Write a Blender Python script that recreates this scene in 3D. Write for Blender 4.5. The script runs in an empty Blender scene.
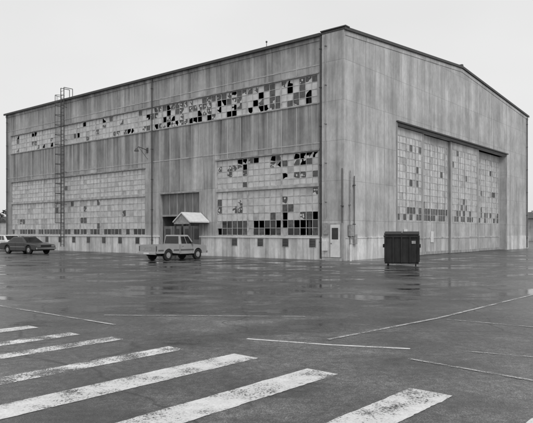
import bpy, math, random
from mathutils import Vector, noise
random.seed(7)
scene = bpy.context.scene
scene.view_settings.view_transform = 'Standard'
scene.view_settings.look = 'None'
scene.view_settings.exposure = 0

# ------------------------------------------------------------------ materials
class NT:
    def __init__(s, name):
        s.m = bpy.data.materials.new(name); s.m.use_nodes = True
        s.t = s.m.node_tree; s.b = s.t.nodes['Principled BSDF']
    def n(s, ty, **kw):
        nd = s.t.nodes.new(ty)
        for k, v in kw.items():
            setattr(nd, k, v)
        return nd
    def l(s, a, b): s.t.links.new(a, b)
    def math(s, op, a, b=None, c=None, clamp=False):
        nd = s.n('ShaderNodeMath', operation=op); nd.use_clamp = clamp
        for i, v in enumerate((a, b, c)):
            if v is None: continue
            if isinstance(v, (int, float)): nd.inputs[i].default_value = v
            else: s.l(v, nd.inputs[i])
        return nd.outputs[0]
    def coord(s, scale=(1, 1, 1), rot=(0, 0, 0)):
        tc = s.n('ShaderNodeTexCoord'); mp = s.n('ShaderNodeMapping')
        mp.inputs['Scale'].default_value = scale; mp.inputs['Rotation'].default_value = rot
        s.l(tc.outputs['Object'], mp.inputs['Vector']); return mp.outputs[0]
    def noise(s, vec, scale, detail=4, rough=.55, dist=0):
        nd = s.n('ShaderNodeTexNoise')
        nd.inputs['Scale'].default_value = scale; nd.inputs['Detail'].default_value = detail
        nd.inputs['Roughness'].default_value = rough; nd.inputs['Distortion'].default_value = dist
        s.l(vec, nd.inputs['Vector']); return nd.outputs['Fac']
    def rng(s, v, a, b, c, d, smooth=False):
        nd = s.n('ShaderNodeMapRange')
        if smooth: nd.interpolation_type = 'SMOOTHSTEP'
        s.l(v, nd.inputs[0])
        for i, x in enumerate((a, b, c, d)): nd.inputs[i+1].default_value = x
        return nd.outputs[0]
    def grey(s, v):
        nd = s.n('ShaderNodeCombineColor')
        for i in range(3): s.l(v, nd.inputs[i])
        s.l(nd.outputs[0], s.b.inputs['Base Color'])
    def bump(s, h, strength, dist=.02):
        nd = s.n('ShaderNodeBump'); nd.inputs['Strength'].default_value = strength
        nd.inputs['Distance'].default_value = dist
        s.l(h, nd.inputs['Height']); s.l(nd.outputs[0], s.b.inputs['Normal'])

def simple(name, v, rough=.6, var=.2, scale=6, metal=0, zs=1.0, bump=0):
    m = NT(name); c = m.coord((1, 1, zs))
    f = m.noise(c, scale, 3)
    m.grey(m.rng(f, .3, .7, v*(1-var), v*(1+var)))
    m.b.inputs['Roughness'].default_value = rough; m.b.inputs['Metallic'].default_value = metal
    if bump: m.bump(f, bump)
    return m.m

def wall_mat(name, base, streak=.35, panel=.12, stain=0):
    m = NT(name)
    tc = m.n('ShaderNodeTexCoord'); sp = m.n('ShaderNodeSeparateXYZ'); m.l(tc.outputs['Object'], sp.inputs[0])
    s = m.math('ADD', sp.outputs[0], sp.outputs[1]); Z = sp.outputs[2]
    pu = m.math('FLOOR', m.math('DIVIDE', s, 1.22)); pz = m.math('FLOOR', m.math('DIVIDE', Z, 2.44))
    cb = m.n('ShaderNodeCombineXYZ'); m.l(pu, cb.inputs[0]); m.l(pz, cb.inputs[1])
    wn = m.n('ShaderNodeTexWhiteNoise', noise_dimensions='2D'); m.l(cb.outputs[0], wn.inputs['Vector'])
    pv = m.rng(wn.outputs['Value'], 0, 1, 1-panel, 1+panel*.6)
    s1 = m.rng(m.noise(m.coord((.9, .9, .10)), 1.0, 4, .6), .38, .62, 1-streak*.75, 1.06)
    s2 = m.rng(m.noise(m.coord((3.4, 3.4, .14)), 1.0, 3, .55), .52, .72, 1.0, 1-streak*1.15)
    blot = m.rng(m.noise(m.coord((1, 1, .8)), .55, 5, .7), .38, .64, .76, 1.10)
    s4 = m.rng(m.noise(m.coord((1, 1, .5)), 6, 3, .7), .3, .7, .90, 1.07)
    v = m.math('MULTIPLY', pv, s1)
    for q in (s2, s4, blot): v = m.math('MULTIPLY', v, q)
    if stain:
        run = m.rng(m.noise(m.coord((1.5, 1.5, .03)), 1.0, 4, .7), .42, .60, 0, 1)
        b1 = m.math('MULTIPLY', m.rng(Z, 6.2, 9.7, .2, 1), m.math('LESS_THAN', Z, 9.8))
        b2 = m.math('MULTIPLY', m.rng(Z, 12.0, 14.0, .15, .8), m.math('GREATER_THAN', Z, 11.7))
        st = m.math('MULTIPLY', run, m.math('ADD', b1, b2))
        v = m.math('MULTIPLY', v, m.math('SUBTRACT', 1.0, m.math('MULTIPLY', st, stain)))
    fr = m.math('FRACT', m.math('DIVIDE', s, 1.22)); sm = m.math('LESS_THAN', fr, .022)
    fz = m.math('FRACT', m.math('DIVIDE', Z, 2.44)); sz = m.math('LESS_THAN', fz, .012)
    seam = m.math('MAXIMUM', sm, sz)
    v = m.math('MULTIPLY', v, m.math('SUBTRACT', 1.0, m.math('MULTIPLY', seam, .3)))
    m.grey(m.math('MULTIPLY', v, base))
    m.b.inputs['Roughness'].default_value = .8
    return m.m

M = {}
M['wall'] = wall_mat('cement_sheet_siding', .54, streak=.40, panel=.16, stain=.55)
M['wallR'] = wall_mat('cement_sheet_siding_gable', .60, streak=.26, panel=.08)
M['base'] = wall_mat('white_painted_base', .80, streak=.38, panel=.06)
M['trim'] = simple('dark_trim', .07, .6)
M['midtrim'] = simple('weathered_trim', .34, .7, .3, 3, zs=.3)
M['batten'] = simple('batten_strip', .46, .7, .3, 2, zs=.1)
M['roof'] = simple('roof_felt', .08, .9)
M['muntin'] = simple('steel_sash_paint', .46, .6, .3, 4)
M['p1'] = simple('painted_glass_light', .64, .35, .15, 3)
M['p2'] = simple('painted_glass_mid', .56, .35, .15, 3)
M['p3'] = simple('painted_glass_grey', .44, .35, .2, 3)
M['glass'] = simple('dark_glass', .035, .12, .3, 3)
M['haze'] = simple('dirty_glass', .09, .25, .45, 5)
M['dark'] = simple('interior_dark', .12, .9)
M['door'] = simple('grey_door_paint', .17, .6, .3, 3, zs=.3)
M['leaf'] = wall_mat('hangar_door_sheet', .60, streak=.28, panel=.08)
M['white'] = simple('white_paint', .74, .5, .1, 4)
M['galv'] = simple('galvanised_steel', .33, .45, .25, 8)
M['rubber'] = simple('tyre_rubber', .02, .8)
M['chrome'] = simple('chrome', .6, .25, .05, metal=1)
M['autoglass'] = simple('vehicle_glass', .02, .06)
M['trkpaint'] = simple('pickup_paint', .38, .3, .08, 2)
M['trkdark'] = simple('pickup_stripe', .12, .35, .05, 2)
M['carpaint'] = simple('dark_car_paint', .045, .25, .05, 2)
M['whitepaint'] = simple('light_car_paint', .72, .3, .05, 2)
M['lamp'] = simple('tail_lamp', .08, .2)
M['dump'] = simple('dumpster_paint', .02, .7, .5, 5, zs=.4, bump=.2)
M['foliage'] = simple('distant_foliage', .07, .9, .5, .6)

# ------------------------------------------------------------------ mesh builder
class MB:
    def __init__(s): s.v = []; s.f = []; s.mi = []; s.mats = []
    def mid(s, k):
        if k not in s.mats: s.mats.append(k)
        return s.mats.index(k)
    def poly(s, pts, k):
        b = len(s.v); s.v += [tuple(p) for p in pts]; s.f.append(tuple(range(b, b+len(pts)))); s.mi.append(s.mid(k))
    def box(s, a, c, k):
        x0, x1 = sorted((a[0], c[0])); y0, y1 = sorted((a[1], c[1])); z0, z1 = sorted((a[2], c[2]))
        s.hexa([(x0,y0,z0),(x1,y0,z0),(x1,y1,z0),(x0,y1,z0)], [(x0,y0,z1),(x1,y0,z1),(x1,y1,z1),(x0,y1,z1)], k)
    def hexa(s, bot, top, k):
        b = len(s.v); s.v += [tuple(p) for p in bot] + [tuple(p) for p in top]
        for f in ((0,3,2,1),(4,5,6,7),(0,1,5,4),(1,2,6,5),(2,3,7,6),(3,0,4,7)):
            s.f.append(tuple(b+i for i in f)); s.mi.append(s.mid(k))
    def cyl(s, p0, p1, r, k, n=8, r1=None):
        p0 = Vector(p0); p1 = Vector(p1); d = (p1-p0).normalized()
        u = d.orthogonal().normalized(); w = d.cross(u); r1 = r if r1 is None else r1
        b = len(s.v)
        for p, rr in ((p0, r), (p1, r1)):
            for i in range(n):
                a = 2*math.pi*i/n; s.v.append(tuple(p+u*math.cos(a)*rr+w*math.sin(a)*rr))
        for i in range(n):
            j = (i+1) % n; s.f.append((b+i, b+j, b+n+j, b+n+i)); s.mi.append(s.mid(k))
        s.f.append(tuple(b+n-1-i for i in range(n))); s.mi.append(s.mid(k))
        s.f.append(tuple(b+n+i for i in range(n))); s.mi.append(s.mid(k))
    def extr(s, prof, y0, y1, k):
        n = len(prof); b = len(s.v)
        s.v += [(x, y0, z) for x, z in prof] + [(x, y1, z) for x, z in prof]
        s.f.append(tuple(b+i for i in range(n))); s.mi.append(s.mid(k))
        s.f.append(tuple(b+n+n-1-i for i in range(n))); s.mi.append(s.mid(k))
        for i in range(n):
            j = (i+1) % n; s.f.append((b+j, b+i, b+n+i, b+n+j)); s.mi.append(s.mid(k))
    def build(s, name, parent=None, bevel=0, smooth=False, seg=2):
        me = bpy.data.meshes.new(name); me.from_pydata(s.v, [], s.f)
        for k in s.mats: me.materials.append(M[k])
        me.polygons.foreach_set('material_index', s.mi)
        me.update()
        if bevel or smooth:
            import bmesh
            bm = bmesh.new(); bm.from_mesh(me); bmesh.ops.recalc_face_normals(bm, faces=bm.faces)
            bm.to_mesh(me); bm.free()
        o = bpy.data.objects.new(name, me); scene.collection.objects.link(o)
        if parent: o.parent = parent
        if bevel:
            md = o.modifiers.new('b', 'BEVEL'); md.width = bevel; md.segments = seg; md.limit_method = 'ANGLE'; md.angle_limit = math.radians(35)
        if smooth:
            for p in me.polygons: p.use_smooth = True
        return o

def empty(name, loc=(0, 0, 0), rz=0):
    e = bpy.data.objects.new(name, None); scene.collection.objects.link(e)
    e.location = loc; e.rotation_euler = (0, 0, rz); return e

# ------------------------------------------------------------------ hangar
LW, RW, EH, PK = 41.7, 36.1, 14.0, 15.45
hang = empty('aircraft_hangar', (4.74, 36.3, 0), math.atan2(.768, .64))

def P(ax, plane, u, z, d):
    return (plane-d, u, z) if ax == 'L' else (u, plane-d, z)

def wall(mb, ax, u1, z1, ops, k, th=.25, plane=0, u0=0):
    us = sorted({u0, u1} | {o[0] for o in ops} | {o[1] for o in ops})
    zs = sorted({0, z1} | {o[2] for o in ops} | {o[3] for o in ops})
    def hole(i, j):
        if i < 0 or j < 0 or i >= len(us)-1 or j >= len(zs)-1: return False
        uc = (us[i]+us[i+1])/2; zc = (zs[j]+zs[j+1])/2
        return any(o[0] < uc < o[1] and o[2] < zc < o[3] for o in ops)
    q = lambda u, z, d: P(ax, plane, u, z, d)
    for i in range(len(us)-1):
        for j in range(len(zs)-1):
            a, b, c, e = us[i], us[i+1], zs[j], zs[j+1]
            if hole(i, j):
                if not hole(i-1, j): mb.poly([q(a,c,0),q(a,c,-th),q(a,e,-th),q(a,e,0)], k)
                if not hole(i+1, j): mb.poly([q(b,c,0),q(b,c,-th),q(b,e,-th),q(b,e,0)], k)
                if not hole(i, j+1): mb.poly([q(a,e,0),q(b,e,0),q(b,e,-th),q(a,e,-th)], k)
                if j > 0 and not hole(i, j-1): mb.poly([q(a,c,0),q(b,c,0),q(b,c,-th),q(a,c,-th)], k)
            else:
                mb.poly([q(a,c,0),q(b,c,0),q(b,e,0),q(a,e,0)], k)
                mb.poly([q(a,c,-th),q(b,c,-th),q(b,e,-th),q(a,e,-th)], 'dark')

A0, A1, B0, B1 = 1.95, 10.85, 18.9, 40.5
opsL = [(2.0, 40.6, 9.85, 11.65), (A0, A1, 1.5, 4.6), (A0, A1, 4.8, 6.85), (12.6, 17.0, 0, 4.7),
        (B0, B1, 1.5, 4.6), (B0, B1, 4.8, 6.85)]
mb = MB(); wall(mb, 'L', LW, EH, opsL, 'wall'); mb.build('side_wall', hang)
mb = MB(); D0, D1, DT = 6.65, 29.1, 9.15
wall(mb, 'R', RW, EH, [(D0, D1, 0, DT)], 'wallR', th=.35)
mb.poly([(0, 0, EH), (RW, 0, EH), (RW/2, 0, PK)], 'wallR')
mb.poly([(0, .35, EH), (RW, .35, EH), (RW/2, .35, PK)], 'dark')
mb.box((D0-.2, .351, 0), (D0-.002, 1.0, DT), 'wallR'); mb.box((D1+.002, .351, 0), (D1+.2, 1.0, DT), 'wallR')
mb.build('gable_wall', hang)
mb = MB()
mb.box((RW-.25, .36, 0), (RW, LW-.26, EH), 'wall')
mb.box((.26, LW-.25, 0), (RW, LW, EH), 'wall')
mb.poly([(0, LW, EH), (RW, LW, EH), (RW/2, LW, PK)], 'wall')
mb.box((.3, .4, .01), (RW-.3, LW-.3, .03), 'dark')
for y in range(3, 41, 6):
    mb.box((.5, y-.1, 0), (.75, y+.1, EH-1.4), 'haze')
    mb.box((.5, y-.08, EH-1.399), (RW-.5, y+.08, EH-1.2), 'haze')
mb.build('rear_walls', hang)
mb = MB()
o_ = .14
prof = [(-o_, EH-.02), (RW/2, PK-.02), (RW+o_, EH-.02), (RW+o_, EH+.10), (RW/2, PK+.12), (-o_, EH+.10)]
mb.extr(prof, -.08, LW+.12, 'roof')
mb.build('roof', hang)
mb = MB()
def strip(x0, z0, x1, z1, h, y0, y1, k):
    mb.hexa([(x0,y0,z0),(x1,y0,z1),(x1,y1,z1),(x0,y1,z0)], [(x0,y0,z0+h),(x1,y0,z1+h),(x1,y1,z1+h),(x0,y1,z0+h)], k)
strip(0, EH-.34, RW/2, PK-.34, .25, -.03, -.0, 'wallR'); strip(RW/2, PK-.34, RW, EH-.34, .25, -.03, -.0, 'wallR')
strip(-.15, EH-.05, RW/2, PK-.03, .18, -.12, -.083, 'trim'); strip(RW/2, PK-.03, RW+.15, EH-.05, .18, -.12, -.083, 'trim')
mb.box((RW/2-.12, -.1, PK+.13), (RW/2+.12, .5, PK+.28), 'trim')
mb.box((-.24, 1.7, EH-.08), (-.143, LW+.1, EH+.09), 'trim')
mb.box((-.05, 1.7, EH-.32), (0, LW, EH-.05), 'wall')
mb.box((-.12, -.02, 0), (0, 1.6, EH-.03), 'wallR')
mb.box((-.18, -.16, EH+.135), (.3, 1.7, EH+.2), 'trim')
mb.build('roof_trim', hang)
mb = MB()
for a, b in ((1.605, 12.55), (17.05, LW)):
    mb.box((-.04, a, 0), (0, b, 1.36), 'base'); mb.box((-.10, a, 1.362), (0, b, 1.46), 'white')
mb.box((0.002, -.04, 0), (D0-.25, 0, 1.36), 'base'); mb.box((0.002, -.07, 1.362), (D0-.25, 0, 1.42), 'base')
mb.box((D1+.25, -.04, 0), (RW, 0, 1.36), 'base')
mb.box((-.15, 1.02, .21), (-.123, 1.6, 1.36), 'base')
mb.build('painted_base', hang)
mb = MB()
def free(u, z0, z1):
    segs = [(z0, z1)]
    for o in opsL:
        if o[0]-.05 < u < o[1]+.05:
            ns = []
            for a, b in segs:
                if o[3] <= a or o[2] >= b: ns.append((a, b)); continue
                if o[2] > a: ns.append((a, o[2]-.12))
                if o[3] < b: ns.append((o[3]+.12, b))
            segs = ns
    return segs
u = 1.22*2
while u < LW:
    for a, b in free(u, 1.5, EH-.4):
        if b-a > .3: mb.box((-.016, u-.025, a), (0, u+.025, b), 'batten')
    u += 1.22
for z in (7.32, 12.2):
    mb.box((-.02, 1.62, z-.03), (0, LW, z+.03), 'batten')
u = 1.22
while u < RW:
    z0 = 1.45 if not (D0-.3 < u < D1+.3) else DT+.5
    zt = EH-.5 + (PK-EH)*(1-abs(u-RW/2)/(RW/2))
    mb.box((u-.018, -.012, z0), (u+.018, 0, zt), 'batten'); u += 1.22
mb.build('battens', hang)

# windows
def window(ax, plane, u0, u1, z0, z1, nu, nz, fn, name, big=6, mun='muntin'):
    g = MB(); fr = MB()
    pu = (u1-u0)/nu; pz = (z1-z0)/nz
    pt = lambda u, z, d: P(ax, plane, u, z, d)
    for i in range(nu+1):
        w = .055 if (i % big == 0) else .018
        u = u0+i*pu
        a = max(u0, u-w); b = min(u1, u+w)
        fr.box(pt(a, z0, .05 if i % big == 0 else .022), pt(b, z1, -.05 if i % big == 0 else -.02), mun)
    for j in range(nz+1):
        z = z0+j*pz; w = .05 if j in (0, nz) else .016
        a = max(z0, z-w); b = min(z1, z+w)
        fr.box(pt(u0, a, .019), pt(u1, b, -.017), mun)
    for i in range(nu):
        for j in range(nz):
            a, b, c, e = u0+i*pu, u0+(i+1)*pu, z0+j*pz, z0+(j+1)*pz
            st = fn((a+b)/2, (c+e)/2, j, i)
            d = random.uniform(-.006, .006)
            if st == 'hole': continue
            if st in ('broken', 'flaked'):
                if st == 'flaked':   # glass still in place, paint mostly peeled off
                    g.poly([pt(a, c, d-.006), pt(b, c, d-.006), pt(b, e, d-.006), pt(a, e, d-.006)], 'haze')
                    for _ in range(random.choice((1, 2, 3))):   # loose flecks of paint
                        fx = random.uniform(a+.08, b-.08); fz_ = random.uniform(c+.08, e-.08); fr_ = random.uniform(.04, .11)
                        an = random.uniform(0, 6.28)
                        g.poly([pt(fx+fr_*random.uniform(.5, 1.3)*math.cos(an+q*1.26), fz_+fr_*random.uniform(.5, 1.3)*math.sin(an+q*1.26), d+.014) for q in range(5)], 'p1')
                cs = [(a, c), (b, c), (b, e), (a, e)]
                start = random.randrange(4)
                k = random.choice(['p1', 'p1', 'p1', 'p2'])
                for m_ in range(random.choice((1, 1, 2, 2, 3))):
                    q = (start+m_) % 4; cx, cz = cs[q]; px, pz_ = cs[q-1]; nx, nz_ = cs[(q+1) % 4]
                    r1 = random.uniform(.3, 1.0); r2 = random.uniform(.2, .9)
                    ox, oz = cs[(q+2) % 4]; r3 = random.uniform(.05, .5)
                    p1 = (cx+(px-cx)*r1, cz+(pz_-cz)*r1); p2 = (cx+(nx-cx)*r2, cz+(nz_-cz)*r2)
                    p3 = (cx+(ox-cx)*r3+random.uniform(-.06, .06), cz+(oz-cz)*r3+random.uniform(-.06, .06))
                    dd = d+m_*.004
                    g.poly([pt(cx, cz, dd), pt(*p1, dd), pt(*p3, dd), pt(*p2, dd)], k)
                continue
            tz = random.uniform(-.004, .004)
            g.poly([pt(a, c, d), pt(b, c, d), pt(b, e, d+tz), pt(a, e, d+tz)], st)
    fr.build(name+'_sash', hang); g.build(name+'_panes', hang)

def painted():
    return random.choices(['p1', 'p2', 'p3'], [6, 4, .5])[0]
def nz(u, z, s, o): return noise.noise(Vector((u*s, z*s*1.3, o)))
def bump1(u, c, w): return math.exp(-((u-c)/w)**2)
def f_clere(u, z, j, i):
    p = .95*bump1(u, 5.0, 3.0) + .92*bump1(u, 10.3, 2.2) + .78*bump1(u, 15.5, 3.2) + .36*bump1(u, 20.5, 2.0) + .42*bump1(u, 26, 2.2) + .36*bump1(u, 35.5, 2.4)
    if i % 6 == 0 and random.random() < .5: p *= .4
    if p+nz(u, z, .9, 3.1)*.9+random.uniform(-.25, .25) > .42:
        return random.choices(['hole', 'broken', 'flaked', 'p1', 'haze'], [.8, 2.8, 5, 1.5, 1.6])[0]
    return painted()
def f_A(u, z, j, i):
    if z > 4.7:
        p = .5*bump1(u, 3.4, 1.2)*(z > 5.2)+.30*(z > 5.9)+.3*bump1(u, 8.6, 1.3)*(z > 5.6)
        if p+nz(u, z, 1.3, 9.3)*.9+random.uniform(-.2, .2) > .36: return random.choices(['hole', 'broken', 'flaked', 'haze'], [1.3, 3, 3, 1])[0]
        return painted()
    if z < 2.45: return random.choices(['glass', 'hole', 'haze'], [4, 2, 3])[0] if (i % 6) != 5 or random.random() < .3 else 'p3'
    p = .34*bump1(z, 3.0, .7)
    if p+nz(u, z, 1.0, 2.3)*.9+random.uniform(-.16, .16) > .36: return random.choices(['hole', 'haze', 'flaked', 'p3'], [1, 3, 3, 2])[0]
    return painted()
def f_B(u, z, j, i):
    if z < 2.0: return random.choices(['glass', 'haze', 'p3'], [4, 4, 1.5])[0]
    p = .22*bump1(z, 2.6, .5)+.30*bump1(z, 4.2, .5)*bump1(u, 29, 6)-.08
    if p+nz(u, z, .8, 5.7)*.9+random.uniform(-.14, .14) > .35: return random.choices(['haze', 'flaked', 'p3'], [2, 1, 4])[0]
    return painted()
window('L', .08, 2.0, 40.6, 9.85, 11.65, 78, 4, f_clere, 'clerestory_window')
window('L', .08, A0, A1, 4.8, 6.85, 18, 5, f_A, 'upper_window')
window('L', .08, A0, A1, 1.5, 4.6, 18, 6, f_A, 'lower_window')
window('L', .08, B0, B1, 4.8, 6.85, 42, 5, f_B, 'upper_window')
window('L', .08, B0, B1, 1.5, 4.6, 42, 6, f_B, 'lower_window')
mb = MB()
for a, b in ((A0, A1), (B0, B1)):
    mb.box((-.06, a-.1, 6.86), (0, b+.1, 6.96), 'midtrim')
    mb.box((-.03, a-.05, 4.61), (.04, b+.05, 4.79), 'batten')
mb.box((-.05, 1.9, 11.66), (0, 40.7, 11.73), 'midtrim'); mb.box((-.05, 1.9, 9.77), (0, 40.7, 9.84), 'midtrim')
mb.build('window_trim', hang)

mb = MB()
ys = [2.36, 4.52, 6.66, 9.04] + [19.8+2.3*i for i in range(9)]
for y in ys:
    mb.box((-.06, y-.27, .78), (-.041, y+.27, 1.34), 'midtrim')
    mb.box((-.075, y-.22, .83), (-.062, y+.22, 1.29), 'glass')
    for k in range(4): mb.box((-.085, y-.2, .90+.1*k), (-.077, y+.2, .915+.1*k), 'midtrim')
mb.build('base_vents', hang)

mb = MB()
mb.box((.20, 12.6, 3.0), (.24, 17.0, 4.7), 'door')
for k in range(5): mb.box((.17, 12.6+.87*k+.0, 3.1), (.198, 12.68+.87*k, 4.7), 'midtrim')
mb.box((.15, 12.6, 2.95), (.198, 17.0, 3.09), 'midtrim')
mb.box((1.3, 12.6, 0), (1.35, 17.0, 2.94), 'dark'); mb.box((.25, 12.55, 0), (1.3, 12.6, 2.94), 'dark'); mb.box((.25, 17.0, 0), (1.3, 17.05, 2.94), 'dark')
for a in (12.62, 14.85):
    mb.box((.20, a, .02), (.24, a+.95, 2.2), 'door'); mb.box((.19, a+.98, .02), (.24, a+1.95, 2.2), 'door')
    mb.box((.185, a+.2, 1.2), (.198, a+.75, 2.0), 'glass'); mb.box((.175, a+1.2, 1.2), (.188, a+1.75, 2.0), 'glass')
mb.box((-.04, 12.45, 0), (0, 12.6, 4.8), 'midtrim'); mb.box((-.04, 17.0, 0), (0, 17.15, 4.8), 'midtrim')
mb.box((-.04, 12.6, 4.7), (0, 17.0, 4.8), 'midtrim')
mb.build('entry_doors', hang)
mb = MB(); pc = 12.4; pw = .90; pd = 2.0
for sgn in (-1, 1):
    a = (pc, 3.08); b = (pc+sgn*pw, 2.42)
    mb.hexa([(-pd, a[0], a[1]), (-.07, a[0], a[1]), (-.07, b[0], b[1]), (-pd, b[0], b[1])],
            [(-pd, a[0], a[1]+.09), (-.07, a[0], a[1]+.09), (-.07, b[0], b[1]+.09), (-pd, b[0], b[1]+.09)], 'white')
    x = -pd+.12
    mb.box((x-.05, pc+sgn*(pw-.15)-.05, 0), (x+.05, pc+sgn*(pw-.15)+.05, 2.44), 'trim')
    mb.box((-pd+.1, pc+sgn*(pw-.15)-.04, 2.34), (-.07, pc+sgn*(pw-.15)+.04, 2.45), 'trim')
mb.poly([(-pd+.08, pc-pw+.1, 2.42), (-pd+.08, pc+pw-.1, 2.42), (-pd+.08, pc, 3.07)], 'galv')
mb.box((-pd+.03, pc-pw+.1, 2.32), (-pd+.16, pc+pw-.1, 2.42), 'galv')
mb.build('porch_canopy', hang)

mb = MB()
mb.box((-.17, .18, .22), (-.123, 1.0, 2.28), 'midtrim')
mb.box((-.195, .25, .22), (-.172, .93, 2.2), 'white')
mb.box((-.202, .36, 1.3), (-.197, .82, 2.0), 'glass')
mb.cyl((-.23, .86, 1.05), (-.197, .86, 1.05), .03, 'trim')
mb.box((-.5, .1, 0), (-.155, 1.1, .15), 'midtrim')
mb.build('personnel_door', hang)
mb = MB()
def pipe(x, y, z0, z1, r=.05, k='galv'):
    mb.cyl((x, y, z0), (x, y, z1), r, k)
    z = z0+1
    while z < z1: mb.box((x-.07, y-.07, z), (x+.07, y+.07, z+.05), k); z += 2.4
pipe(-.10, 1.72, .1, EH-.1, .055, 'trim'); pipe(-.18, 1.3, 2.6, EH-.1, .03, 'midtrim')
pipe(-.12, 17.9, .1, EH-.1, .05, 'trim'); pipe(-.12, 41.3, .1, EH-.1, .05, 'trim')
pipe(.9, -.1, 1.2, 5.2, .03, 'trim'); pipe(.45, -.1, 0, 5.5, .03, 'galv'); pipe(-.2, .08, 2.3, 5.6, .03, 'trim')
pipe(RW-.6, -.1, .1, EH-.2, .05, 'trim')
mb.box((.3, -.22, 1.5), (.7, -.045, 2.2), 'galv'); mb.box((.8, -.2, 1.0), (1.1, -.045, 1.6), 'galv')
mb.box((-.3, 1.15, .6), (-.155, 1.5, 1.2), 'white')
mb.box((-.26, 1.12, 1.6), (-.125, 1.5, 2.3), 'galv')
mb.cyl((.15, -.3, 0), (.15, -.3, 1.0), .07, 'white')
mb.build('pipes_and_boxes', hang)
mb = MB()
mb.cyl((0, 18.6, 8.3), (-.9, 18.6, 8.5), .03, 'trim'); mb.cyl((-.9, 18.6, 8.5), (-1.1, 18.6, 8.3), .03, 'trim')
mb.cyl((-1.1, 18.6, 8.35), (-1.1, 18.6, 8.12), .06, 'trim', 12, .2); mb.box((-.05, 18.5, 8.1), (0, 18.7, 8.5), 'trim')
mb.cyl((-.9, 18.6, 8.5), (0, 18.6, 7.6), .015, 'trim')
mb.build('wall_lamp', hang)
mb = MB(); ly = 30.5
for s_ in (-.26, .26):
    mb.cyl((-.3, ly+s_, .4), (-.3, ly+s_, 15.1), .04, 'trim', 6)
    mb.cyl((-.3, ly+s_, 15.1), (.6, ly+s_, 15.1), .03, 'trim', 6); mb.cyl((.6, ly+s_, 15.1), (.6, ly+s_, 14.1), .03, 'trim', 6)
z = .6
while z < 15: mb.cyl((-.3, ly-.26, z), (-.3, ly+.26, z), .02, 'trim', 5); z += .33
for z in range(1, 14, 3):
    for s_ in (-.26, .26): mb.cyl((-.3, ly+s_, z+.3), (0, ly+s_, z+.3), .02, 'trim', 5)
def hoop(z):
    pts = [(-.3-.72*math.sin(math.pi*i/8)*1.0, ly-.36*math.cos(math.pi*i/8), z) for i in range(9)]
    for a, b in zip(pts, pts[1:]): mb.cyl(a, b, .025, 'trim', 5)
    return pts
z = 2.6
while z < 15.2: pts = hoop(z); z += .9
for i in (1, 3, 4, 5, 7): mb.cyl((pts[i][0], pts[i][1], 2.6), (pts[i][0], pts[i][1], z-.9), .016, 'trim', 5)
mb.build('roof_ladder', hang)
mb = MB(); mb.cyl((1, 7, 14.1), (1, 7, 14.9), .025, 'trim', 6); mb.cyl((1, 7, 14.85), (1, 7, 14.95), .06, 'trim', 8)
mb.build('roof_vents', hang)

# hangar doors
mb = MB()
mb.box((D0-.14, -.05, 0), (D0, 0, DT+.16), 'midtrim'); mb.box((D1, -.05, 0), (D1+.14, 0, DT+.16), 'midtrim')
mb.box((D0-.14, -.16, DT+.162), (D1+.3, 0, DT+.26), 'trim'); mb.box((D0+.001, -.06, DT), (D1-.001, 0, DT+.16), 'trim')
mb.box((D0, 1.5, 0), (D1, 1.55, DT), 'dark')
for y in (.15, .33, .57): mb.box((D0, y, .004), (D1, y+.02, .02), 'trim')
mb.build('door_track', hang)
edges = [D0, 11.05, 16.2, 22.2, D1]
depth = [.20, .38, .20, .62]
def f_D(u, z, j, i):
    if 2.55 < z < 3.6:
        return random.choice(['haze', 'haze', 'glass', 'p3']) if nz(u, 0, .9, 4.4)+random.uniform(-.3, .3) > -.2 else 'p2'
    if nz(u, z, .9, 14.4)+.5+random.uniform(-.1, .1) < (.13 if z < 6.5 else .08): return random.choice(['p3', 'haze', 'p3', 'glass'])
    return random.choices(['p1', 'p2', 'p3'], [4, 5, 1.2])[0]
for n_, (a, b, d) in enumerate(zip(edges, edges[1:], depth)):
    a2 = a+.02; b2 = b+(.15 if n_ < 3 else -.02)
    mb = MB()
    wall(mb, 'R', b2, DT-.05, [(a2+.3, b2-.3, 2.55, 8.55)], 'leaf', th=.1, plane=d, u0=a2)
    mb.box((a2, d-.035, .05), (a2+.14, d-.003, DT-.06), 'batten'); mb.box((b2-.14, d-.035, .05), (b2, d-.003, DT-.06), 'batten')
    mb.box((a2+.145, d-.03, 1.25), (b2-.145, d-.003, 1.37), 'batten'); mb.box((a2+.145, d-.03, .04), (b2-.145, d-.003, .26), 'midtrim')
    mb.box((b2+.001, d, 0), (b2+.012, d+.1, DT-.05), 'midtrim'); mb.box((a2-.012, d-.03, 0), (a2-.001, d+.12, DT-.05), 'midtrim')
    x = a2+1.0
    while x < b2-.4: mb.box((x-.02, d-.016, .27), (x+.02, d-.003, 2.5), 'batten'); x += .9
    mb.build('hangar_door_leaf', hang)
    window('R', d+.03, a2+.3, b2-.3, 2.55, 8.55, int((b2-a2-.6)/.46), 12, f_D, 'leaf_window', big=3)
mb = MB()
mb.box((12.8, .335, .95), (13.3, .36, 1.8), 'white'); mb.box((8.0, .155, 1.5), (8.5, .18, 1.95), 'white')
mb.build('door_notice', hang)

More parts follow.
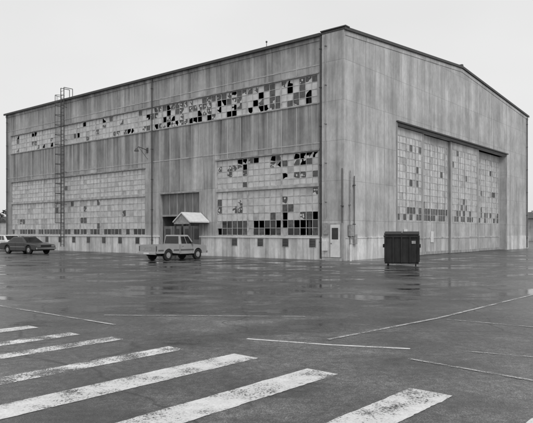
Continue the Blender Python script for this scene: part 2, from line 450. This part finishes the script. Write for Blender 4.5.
# ------------------------------------------------------------------ ground
def ground_material():
    m = NT('wet_asphalt')
    tc = m.n('ShaderNodeTexCoord'); sp = m.n('ShaderNodeSeparateXYZ'); m.l(tc.outputs['Object'], sp.inputs[0])
    big = m.noise(m.coord((1, 1, 1)), .16, 4, .65)
    mid = m.noise(m.coord((1, 1, 1)), .8, 5, .72)
    blotch = m.noise(m.coord((1, 1, 1)), 9, 4, .75)
    vo = m.n('ShaderNodeTexVoronoi'); vo.inputs['Scale'].default_value = 60; m.l(m.coord(), vo.inputs['Vector'])
    agg = m.rng(vo.outputs['Distance'], 0, .6, 1.7, .55)
    v = m.rng(big, .38, .62, .55, 1.35)
    v = m.math('MULTIPLY', v, m.rng(mid, .32, .68, .52, 1.42))
    v = m.math('MULTIPLY', v, m.rng(blotch, .3, .7, .5, 1.5))
    v = m.math('MULTIPLY', v, agg)
    wv = m.n('ShaderNodeTexVoronoi', feature='DISTANCE_TO_EDGE'); wv.inputs['Scale'].default_value = .16
    wn = m.n('ShaderNodeTexNoise'); wn.inputs['Scale'].default_value = .8; wn.inputs['Detail'].default_value = 3
    m.l(m.coord(), wn.inputs['Vector'])
    mx = m.n('ShaderNodeMix', data_type='RGBA', blend_type='ADD'); mx.inputs[0].default_value = .9
    m.l(m.coord(), mx.inputs[6]); m.l(wn.outputs['Color'], mx.inputs[7]); m.l(mx.outputs[2], wv.inputs['Vector'])
    crack = m.rng(wv.outputs['Distance'], .0, .006, .4, 1.0)
    v = m.math('MULTIPLY', v, crack)
    yb = m.rng(sp.outputs[1], 8, 15, -.12, .012)
    yb2 = m.rng(sp.outputs[1], 30, 60, 0, -.05)
    pn = m.noise(m.coord((.9, 1.7, 1)), .42, 7, .62, .4)
    pm = m.math('ADD', m.math('ADD', pn, yb), yb2)
    pud = m.rng(pm, .525, .575, 0, 1, True)
    damp = m.rng(pm, .38, .54, 0, 1, True)
    v = m.math('MULTIPLY', v, m.rng(damp, 0, 1, 1.0, .5))
    v = m.math('MULTIPLY', v, m.rng(pud, 0, 1, 1.0, .6))
    m.grey(m.math('MULTIPLY', v, .135))
    r = m.rng(mid, .3, .7, .32, .60)
    r = m.math('SUBTRACT', r, m.math('MULTIPLY', damp, .14))
    r = m.math('MULTIPLY', r, m.math('SUBTRACT', 1.0, m.math('MULTIPLY', pud, .72)))
    m.l(r, m.b.inputs['Roughness'])
    h = m.math('ADD', m.math('MULTIPLY', agg, .3), blotch)
    h = m.math('MULTIPLY', h, m.math('SUBTRACT', 1.0, m.math('MULTIPLY', pud, .95)))
    m.bump(h, .75, .015)
    return m.m
M['ground'] = ground_material()
mb = MB(); mb.poly([(-1500, -300, 0), (1500, -300, 0), (1500, 2500, 0), (-1500, 2500, 0)], 'ground'); mb.build('asphalt_ground')

def paint_material(name, thr, k=1.0):
    m = NT(name)
    c = m.coord()
    a = m.noise(c, 2.2, 4, .7); f = m.noise(c, 38, 3, .75)
    w = m.math('ADD', m.math('MULTIPLY', a, .5), m.math('MULTIPLY', f, .5))
    al = m.rng(w, thr-.02, thr+.05, 0, 1)
    m.grey(m.math('MULTIPLY', m.rng(a, .3, .7, .50*k, .80*k), m.rng(f, .35, .65, .82, 1.08)))
    m.b.inputs['Roughness'].default_value = .45
    m.l(al, m.b.inputs['Alpha']); m.bump(f, .4, .01)
    return m.m
M['paint'] = paint_material('worn_road_paint', .42)
M['paint2'] = paint_material('very_worn_road_paint', .475)
M['paint3'] = paint_material('faded_line_paint', .465, .66)
def ribbon(mb, pts, w, z, k, jit=.012):
    P_ = []
    for (a, b) in zip(pts, pts[1:]):
        a = Vector(a); b = Vector(b); n = max(2, int((b-a).length/.05))
        for i in range(n): P_.append(a.lerp(b, i/n))
    P_.append(Vector(pts[-1]))
    L = []; R = []
    for i, p in enumerate(P_):
        d = (P_[min(i+1, len(P_)-1)]-P_[max(i-1, 0)]).normalized(); n_ = Vector((-d.y, d.x))
        jl = jit*(noise.noise(Vector((p.x*4, p.y*4, 1)))*.8+noise.noise(Vector((p.x*19, p.y*19, 1))))
        jr = jit*(noise.noise(Vector((p.x*4, p.y*4, 7)))*.8+noise.noise(Vector((p.x*19, p.y*19, 7))))
        L.append(p+n_*(w/2+jl)); R.append(p-n_*(w/2+jr))
    for i in range(len(P_)-1):
        mb.poly([(R[i].x, R[i].y, z), (R[i+1].x, R[i+1].y, z), (L[i+1].x, L[i+1].y, z), (L[i].x, L[i].y, z)], k)
d = Vector((.655, .755))
ends = [((-.29, 8.48), .47, 'paint'), ((.70, 7.54), .47, 'paint'), ((1.80, 6.57), .50, 'paint'), ((2.85, 5.65), .52, 'paint'),
        ((-1.36, 9.07), .35, 'paint2'), ((-2.45, 9.9), .33, 'paint2'), ((-3.3, 10.35), .33, 'paint2'), ((-4.3, 11.1), .37, 'paint')]
mb = MB()
for e, w, k in ends:
    e = Vector(e); ribbon(mb, [e-d*3.9, e], w, .004, k, .014)
mb.build('crosswalk_marking')
mb = MB()
for pts, w, k in (([(-.32, 9.83), (1.0, 9.3), (2.15, 8.99)], .08, 'paint'),
                  ([(1.0, 9.75), (3.5, 12.2), (7.4, 16.7), (12, 22)], .08, 'paint3'),
                  ([(1.95, 8.28), (3.13, 7.06), (4.2, 6.0)], .06, 'paint3'),
                  ([(2.9, 8.8), (3.9, 8.3), (6, 7.3)], .05, 'paint3'),
                  ([(-3.4, 12.6), (.8, 12.4)], .07, 'paint3'),
                  ([(-7.5, 15.2), (-2.85, 11.3)], .08, 'paint3'),
                  ([(3.6, 12.0), (5.2, 10.8), (8, 9)], .06, 'paint3')):
    ribbon(mb, pts, w, .0042 if k == 'paint' else .0082, k, .008)
mb.build('lane_marking')

# ------------------------------------------------------------------ vehicles
def arc(cx, cz, r, a0, a1, n=8):
    return [(cx+r*math.cos(math.radians(a0+(a1-a0)*i/n)), cz+r*math.sin(math.radians(a0+(a1-a0)*i/n))) for i in range(n+1)]
def wheels(par, xs, hw, r, w=.2):
    for x in xs:
        for s_ in (-1, 1):
            mb = MB(); yo = s_*hw; yi = s_*(hw-w)
            n = 24
            mb.cyl((x, yi, r), (x, yo-s_*.02, r), r, 'rubber', n); mb.cyl((x, yo-s_*.02, r), (x, yo, r), r*.97, 'rubber', n, r*.86)
            mb.cyl((x, yo-s_*.01, r), (x, yo+s_*.006, r), r*.56, 'galv', n, r*.5); mb.cyl((x, yo, r), (x, yo+s_*.03, r), r*.2, 'midtrim', 12)
            mb.build('wheel', par)
def greenhouse(par, base, top, yb, yt, zb, zt, k, pillars, name='cab'):
    mb = MB()
    mb.hexa([(base[0], -yb, zb), (base[1], -yb, zb), (base[1], yb, zb), (base[0], yb, zb)],
            [(top[0], -yt, zt), (top[1], -yt, zt), (top[1], yt, zt), (top[0], yt, zt)], k)
    mb.build(name, par, bevel=.05, seg=3)
    g = MB()
    def S(u, v, s_, off=.006):
        xb = base[0]+(base[1]-base[0])*u; xt = top[0]+(top[1]-top[0])*u
        x = xb+(xt-xb)*v; y = yb+(yt-yb)*v; return (x, s_*(y+off), zb+(zt-zb)*v)
    for s_ in (-1, 1):
        for u0, u1 in pillars: g.poly([S(u0, .10, s_), S(u1, .10, s_), S(u1, .84, s_), S(u0, .84, s_)], 'autoglass')
    for e in (0, 1):
        off = .006 if e else -.006
        def E(w, v):
            x = base[e]+(top[e]-base[e])*v+off; y = (yb+(yt-yb)*v)*w; return (x, y, zb+(zt-zb)*v+.004)
        g.poly([E(-.86, .10), E(.86, .10), E(.86, .86), E(-.86, .86)], 'autoglass')
    g.build(name+'_glass', par)

trk = empty('pickup_truck', (0, 0, 0))
W = .82
mb = MB()
prof = [(2.0, .40), (3.32, .40)] + arc(3.72, .36, .40, 174, 6) + [(4.5, .42), (4.56, .62), (4.52, .88), (4.4, .93), (3.4, 1.00), (2.0, 1.00)]
mb.extr(prof, -W, W, 'trkpaint'); mb.build('front_body', trk, bevel=.045, seg=3)
mb = MB()
prof = [(0, .46), (.62, .46)] + arc(1.0, .36, .40, 165, 15) + [(1.96, .42), (1.96, 1.0), (0, 1.0)]
for s_ in (-1, 1): mb.extr(prof, s_*W, s_*(W-.09), 'trkpaint')
mb.build('bed_sides', trk, bevel=.02)
mb = MB()
mb.box((.0, -W+.093, .52), (1.95, W-.093, .58), 'trkdark'); mb.box((1.88, -W+.093, .58), (1.955, W-.093, 1.0), 'trkpaint')
mb.box((-.02, -W+.1, .50), (.05, W-.1, .99), 'trkpaint')
mb.box((-.028, -W+.2, .62), (-.022, W-.2, .88), 'galv')
for s_ in (-1, 1): mb.box((.3, s_*(W-.093), .58), (1.6, s_*(W-.3), .78), 'trkdark')
mb.build('bed_and_tailgate', trk)
mb = MB()
mb.box((-.16, -W+.02, .40), (-.03, W-.02, .54), 'chrome'); mb.box((-.14, -.25, .42), (-.165, .25, .52), 'white')
mb.box((4.56, -W, .42), (4.68, W, .56), 'chrome')
mb.build('bumpers', trk, bevel=.015)
mb = MB()
for s_ in (-1, 1):
    mb.box((-.025, s_*(W-.005), .62), (.04, s_*(W-.09), .92), 'lamp')
    mb.box((4.53, s_*(W-.1), .66), (4.57, s_*(W-.35), .84), 'chrome')
    mb.box((.1, s_*(W+.001), .60), (.56, s_*(W+.007), .70), 'trkdark'); mb.box((1.44, s_*(W+.001), .60), (1.92, s_*(W+.007), .70), 'trkdark'); mb.box((2.05, s_*(W+.001), .60), (3.28, s_*(W+.007), .70), 'trkdark')
    mb.box((2.08, s_*(W+.001), .45), (2.09, s_*(W+.004), .98), 'rubber'); mb.box((3.18, s_*(W+.001), .45), (3.19, s_*(W+.004), .98), 'rubber')
    mb.box((3.05, s_*(W+.02), 1.02), (3.15, s_*(W+.16), 1.16), 'trkdark')
    mb.box((2.2, s_*(W+.001), .88), (2.34, s_*(W+.02), .91), 'chrome')
mb.box((4.525, -.45, .62), (4.575, .45, .86), 'trkdark')
mb.cyl((.3, -.4, .38), (4.2, -.4, .38), .09, 'rubber'); mb.cyl((.3, .4, .38), (4.2, .4, .38), .09, 'rubber'); mb.cyl((1, -.7, .34), (1, .7, .34), .07, 'rubber'); mb.cyl((3.72, -.7, .34), (3.72, .7, .34), .05, 'rubber')
mb.build('lights_and_trim', trk)
greenhouse(trk, (2.03, 3.45), (2.12, 2.95), .77, .64, .98, 1.60, 'trkpaint', [(.12, .46), (.50, .86)])
wheels(trk, (1.0, 3.72), W-.02, .34)
dv = Vector((.60, .80)); per = Vector((-dv.y, dv.x))
rr = Vector((-6.5, 35.7)) + per*W*.96
trk.location = (rr.x, rr.y, 0); trk.rotation_euler = (0, 0, math.atan2(dv.y, dv.x)); trk.scale = (.95, .96, .98)

def sedan(loc, rz, paint, name):
    e = empty(name, loc, rz); W = .90
    mb = MB()
    prof = ([(-2.42, .42), (-2.40, .32), (-1.78, .30)] + arc(-1.38, .33, .38, 175, 5) + [(-.95, .24), (1.0, .24)] + arc(1.42, .33, .38, 175, 5)
            + [(2.3, .30), (2.42, .40), (2.44, .62), (2.36, .76), (1.2, .88), (.9, .92), (-1.3, .93), (-2.3, .88), (-2.45, .80)])
    mb.extr(prof, -W, W, paint); mb.build('body', e, bevel=.06, seg=3)
    greenhouse(e, (-1.60, 1.02), (-.95, .28), .80, .62, .90, 1.36, paint, [(.16, .42), (.46, .66), (.69, .88)], 'roof')
    wheels(e, (-1.38, 1.42), W-.03, .33)
    mb = MB()
    mb.box((2.42, -W+.03, .40), (2.54, W-.03, .54), 'chrome'); mb.box((-2.56, -W+.03, .42), (-2.44, W-.03, .56), 'chrome')
    for s_ in (-1, 1):
        mb.box((2.38, s_*(W-.1), .58), (2.45, s_*(W-.42), .73), 'chrome'); mb.box((-2.47, s_*(W-.06), .62), (-2.41, s_*(W-.4), .78), 'lamp')
        mb.box((-.95, s_*(W+.001), .56), (.98, s_*(W+.012), .585), 'chrome')
        mb.box((-.25, s_*(W+.001), .3), (-.24, s_*(W+.004), .9), 'rubber'); mb.box((.85, s_*(W+.001), .3), (.86, s_*(W+.004), .9), 'rubber')
    mb.box((2.40, -.45, .58), (2.46, .45, .73), 'rubber')
    mb.build('bumpers_and_trim', e)
    return e
sedan((-19.35, 48.6, 0), math.radians(-34), 'carpaint', 'parked_car')
e = sedan((-23.9, 55.8, 0), math.radians(-38), 'whitepaint', 'parked_car.001'); e.scale = (1.04, 1.04, 1.08)

# ------------------------------------------------------------------ dumpster
dm = empty('dumpster', (7.05, 31.3, 0), math.radians(-14))
mb = MB()
w = .85; dp = .62; zb = .18; zt = 1.58
bot = [(-w+.02, -dp+.08, zb), (w-.02, -dp+.08, zb), (w-.02, dp-.05, zb), (-w+.02, dp-.05, zb)]
top = [(-w, -dp, zt), (w, -dp, zt), (w, dp, zt+.12), (-w, dp, zt+.12)]
mb.hexa(bot, top, 'dump'); mb.build('bin_body', dm, bevel=.02)
mb = MB()
mb.box((-w-.05, -dp-.05, zt-.1), (w+.05, -dp+.02, zt+.0), 'dump')
for x in (-.82, -.42, 0, .42, .82):
    mb.hexa([(x-.035, -dp+.03, zb), (x+.035, -dp+.03, zb), (x+.035, -dp+.09, zb), (x-.035, -dp+.09, zb)],
            [(x-.035, -dp-.05, zt-.1), (x+.035, -dp-.05, zt-.1), (x+.035, -dp+.0, zt-.1), (x-.035, -dp+.0, zt-.1)], 'dump')
for s_ in (-1, 1):
    mb.box((s_*(w-.005), -dp+.1, .95), (s_*(w+.10), dp-.1, 1.12), 'dump')
    mb.box((s_*(w-.01), -.04, .2), (s_*(w+.05), .04, 1.5), 'dump')
for a, b in ((-w-.03, -.02), (.02, w+.03)):
    mb.hexa([(a, -dp-.07, zt+.02), (b, -dp-.07, zt+.02), (b, dp+.04, zt+.15), (a, dp+.04, zt+.15)],
            [(a, -dp-.07, zt+.07), (b, -dp-.07, zt+.07), (b, dp+.04, zt+.20), (a, dp+.04, zt+.20)], 'rubber')
mb.box((-w, -dp+.1, .12), (w, -dp+.2, .19), 'dump'); mb.box((-w, dp-.2, .12), (w, dp-.1, .19), 'dump')
for x in (-.7, .7):
    for y in (-.42, .42): mb.cyl((x-.03, y, .075), (x+.03, y, .075), .074, 'rubber', 12)
mb.box((.5, -dp-.02, 1.15), (.7, -dp+.0, 1.3), 'galv')
mb.build('lids_and_ribs', dm)

# ------------------------------------------------------------------ distance
def tree_mass(name, x0, x1, y, h, n):
    mb = MB()
    for i in range(n):
        cx = random.uniform(x0, x1); cy = y+random.uniform(-8, 8); hh = h*random.uniform(.6, 1.0)
        mb.cyl((cx, cy, 0), (cx, cy, hh*.5), .25, 'foliage', 5)
        for k in range(150):
            a = random.uniform(0, 6.28); f = random.uniform(.08, 1); zz = f*hh
            r = hh*.38*math.sqrt(max(0, 1-(2*f-1)**2))*random.random()**.5+.1
            c = Vector((cx+math.cos(a)*r, cy+math.sin(a)*r, zz)); s = random.uniform(.3, .7)
            pts = [c+Vector((random.uniform(-s, s), random.uniform(-s, s), random.uniform(-s, s)*.8)) for _ in range(4)]
            mb.poly([pts[0], pts[1], pts[2]], 'foliage'); mb.poly([pts[1], pts[2], pts[3]], 'foliage')
    mb.build(name)
tree_mass('distant_trees', -140, -62, 150, 7.5, 70)
tree_mass('distant_trees.001', 62, 130, 150, 8, 60)
mb = MB()
N = 90
pr = [(-1400+2800*i/N, 24+16*noise.noise(Vector((i*.13, 2, 0)))+5*noise.noise(Vector((i*.6, 5, 0)))) for i in range(N+1)]
for (xa, ha), (xb, hb) in zip(pr, pr[1:]):
    mb.poly([(xa, 800, 0), (xb, 800, 0), (xb, 950, hb), (xa, 950, ha)], 'foliage')
mb.build('distant_hill', smooth=True)
ob = empty('distant_warehouse', (52, 115, 0), math.radians(50))
mb = MB(); mb.box((0, 0, 0), (26, 16, 4.4), 'wall')
mb.extr([(-.4, 4.4), (13, 6.0), (26.4, 4.4)], -.3, 16.3, 'roof')
for i in range(6): mb.box((2+4*i, -.05, 1.4), (4+4*i, -.01, 3.2), 'glass')
mb.build('walls_and_roof', ob)
ob = empty('distant_shed', (-60, 105, 0), math.radians(20))
mb = MB(); mb.box((0, 0, 0), (14, 9, 3.6), 'wall'); mb.extr([(-.4, 3.6), (7, 5.4), (14.4, 3.6)], -.3, 9.3, 'roof')
for i in range(3): mb.box((1.5+4*i, -.05, 1.2), (3.5+4*i, -.01, 2.6), 'glass')
mb.build('walls_and_roof', ob)

# ------------------------------------------------------------------ light
w = bpy.data.worlds.new("World"); scene.world = w; w.use_nodes = True
t = w.node_tree; bg = t.nodes['Background']
sky = t.nodes.new('ShaderNodeTexSky'); sky.sky_type = 'NISHITA'; sky.sun_disc = False
el = math.radians(48); az = math.radians(155)
sky.sun_elevation = el; sky.sun_rotation = az
sky.dust_density = 4
bw = t.nodes.new('ShaderNodeRGBToBW'); t.links.new(sky.outputs[0], bw.inputs[0])
tc = t.nodes.new('ShaderNodeTexCoord'); mp = t.nodes.new('ShaderNodeMapping'); mp.inputs['Scale'].default_value = (1, 1, 2.5)
nz_ = t.nodes.new('ShaderNodeTexNoise'); nz_.inputs['Scale'].default_value = 1.6; nz_.inputs['Detail'].default_value = 3
t.links.new(tc.outputs['Generated'], mp.inputs[0]); t.links.new(mp.outputs[0], nz_.inputs['Vector'])
mr = t.nodes.new('ShaderNodeMapRange'); mr.inputs[1].default_value = .3; mr.inputs[2].default_value = .7; mr.inputs[3].default_value = 8.2; mr.inputs[4].default_value = 9.4
t.links.new(nz_.outputs['Fac'], mr.inputs[0])
mx = t.nodes.new('ShaderNodeMix'); mx.data_type = 'FLOAT'; mx.inputs[0].default_value = .85
t.links.new(bw.outputs[0], mx.inputs[2]); t.links.new(mr.outputs[0], mx.inputs[3])
t.links.new(mx.outputs[0], bg.inputs[0]); bg.inputs[1].default_value = .1
sun = bpy.data.lights.new('sun', 'SUN'); sun.energy = 1.1; sun.angle = math.radians(25); sun.color = (1, 1, 1)
so = bpy.data.objects.new('sun', sun); scene.collection.objects.link(so)
dirv = Vector((math.sin(az)*math.cos(el), math.cos(az)*math.cos(el), math.sin(el)))
so.rotation_euler = dirv.to_track_quat('Z', 'Y').to_euler()

cam = bpy.data.cameras.new('camera'); co = bpy.data.objects.new('camera', cam); scene.collection.objects.link(co)
co.location = (0, 0, 1.75); co.rotation_euler = (math.radians(90), 0, 0)
cam.sensor_width = 36; cam.lens = 601/533*36; cam.shift_y = 20.5/533; cam.clip_end = 5000
scene.camera = co
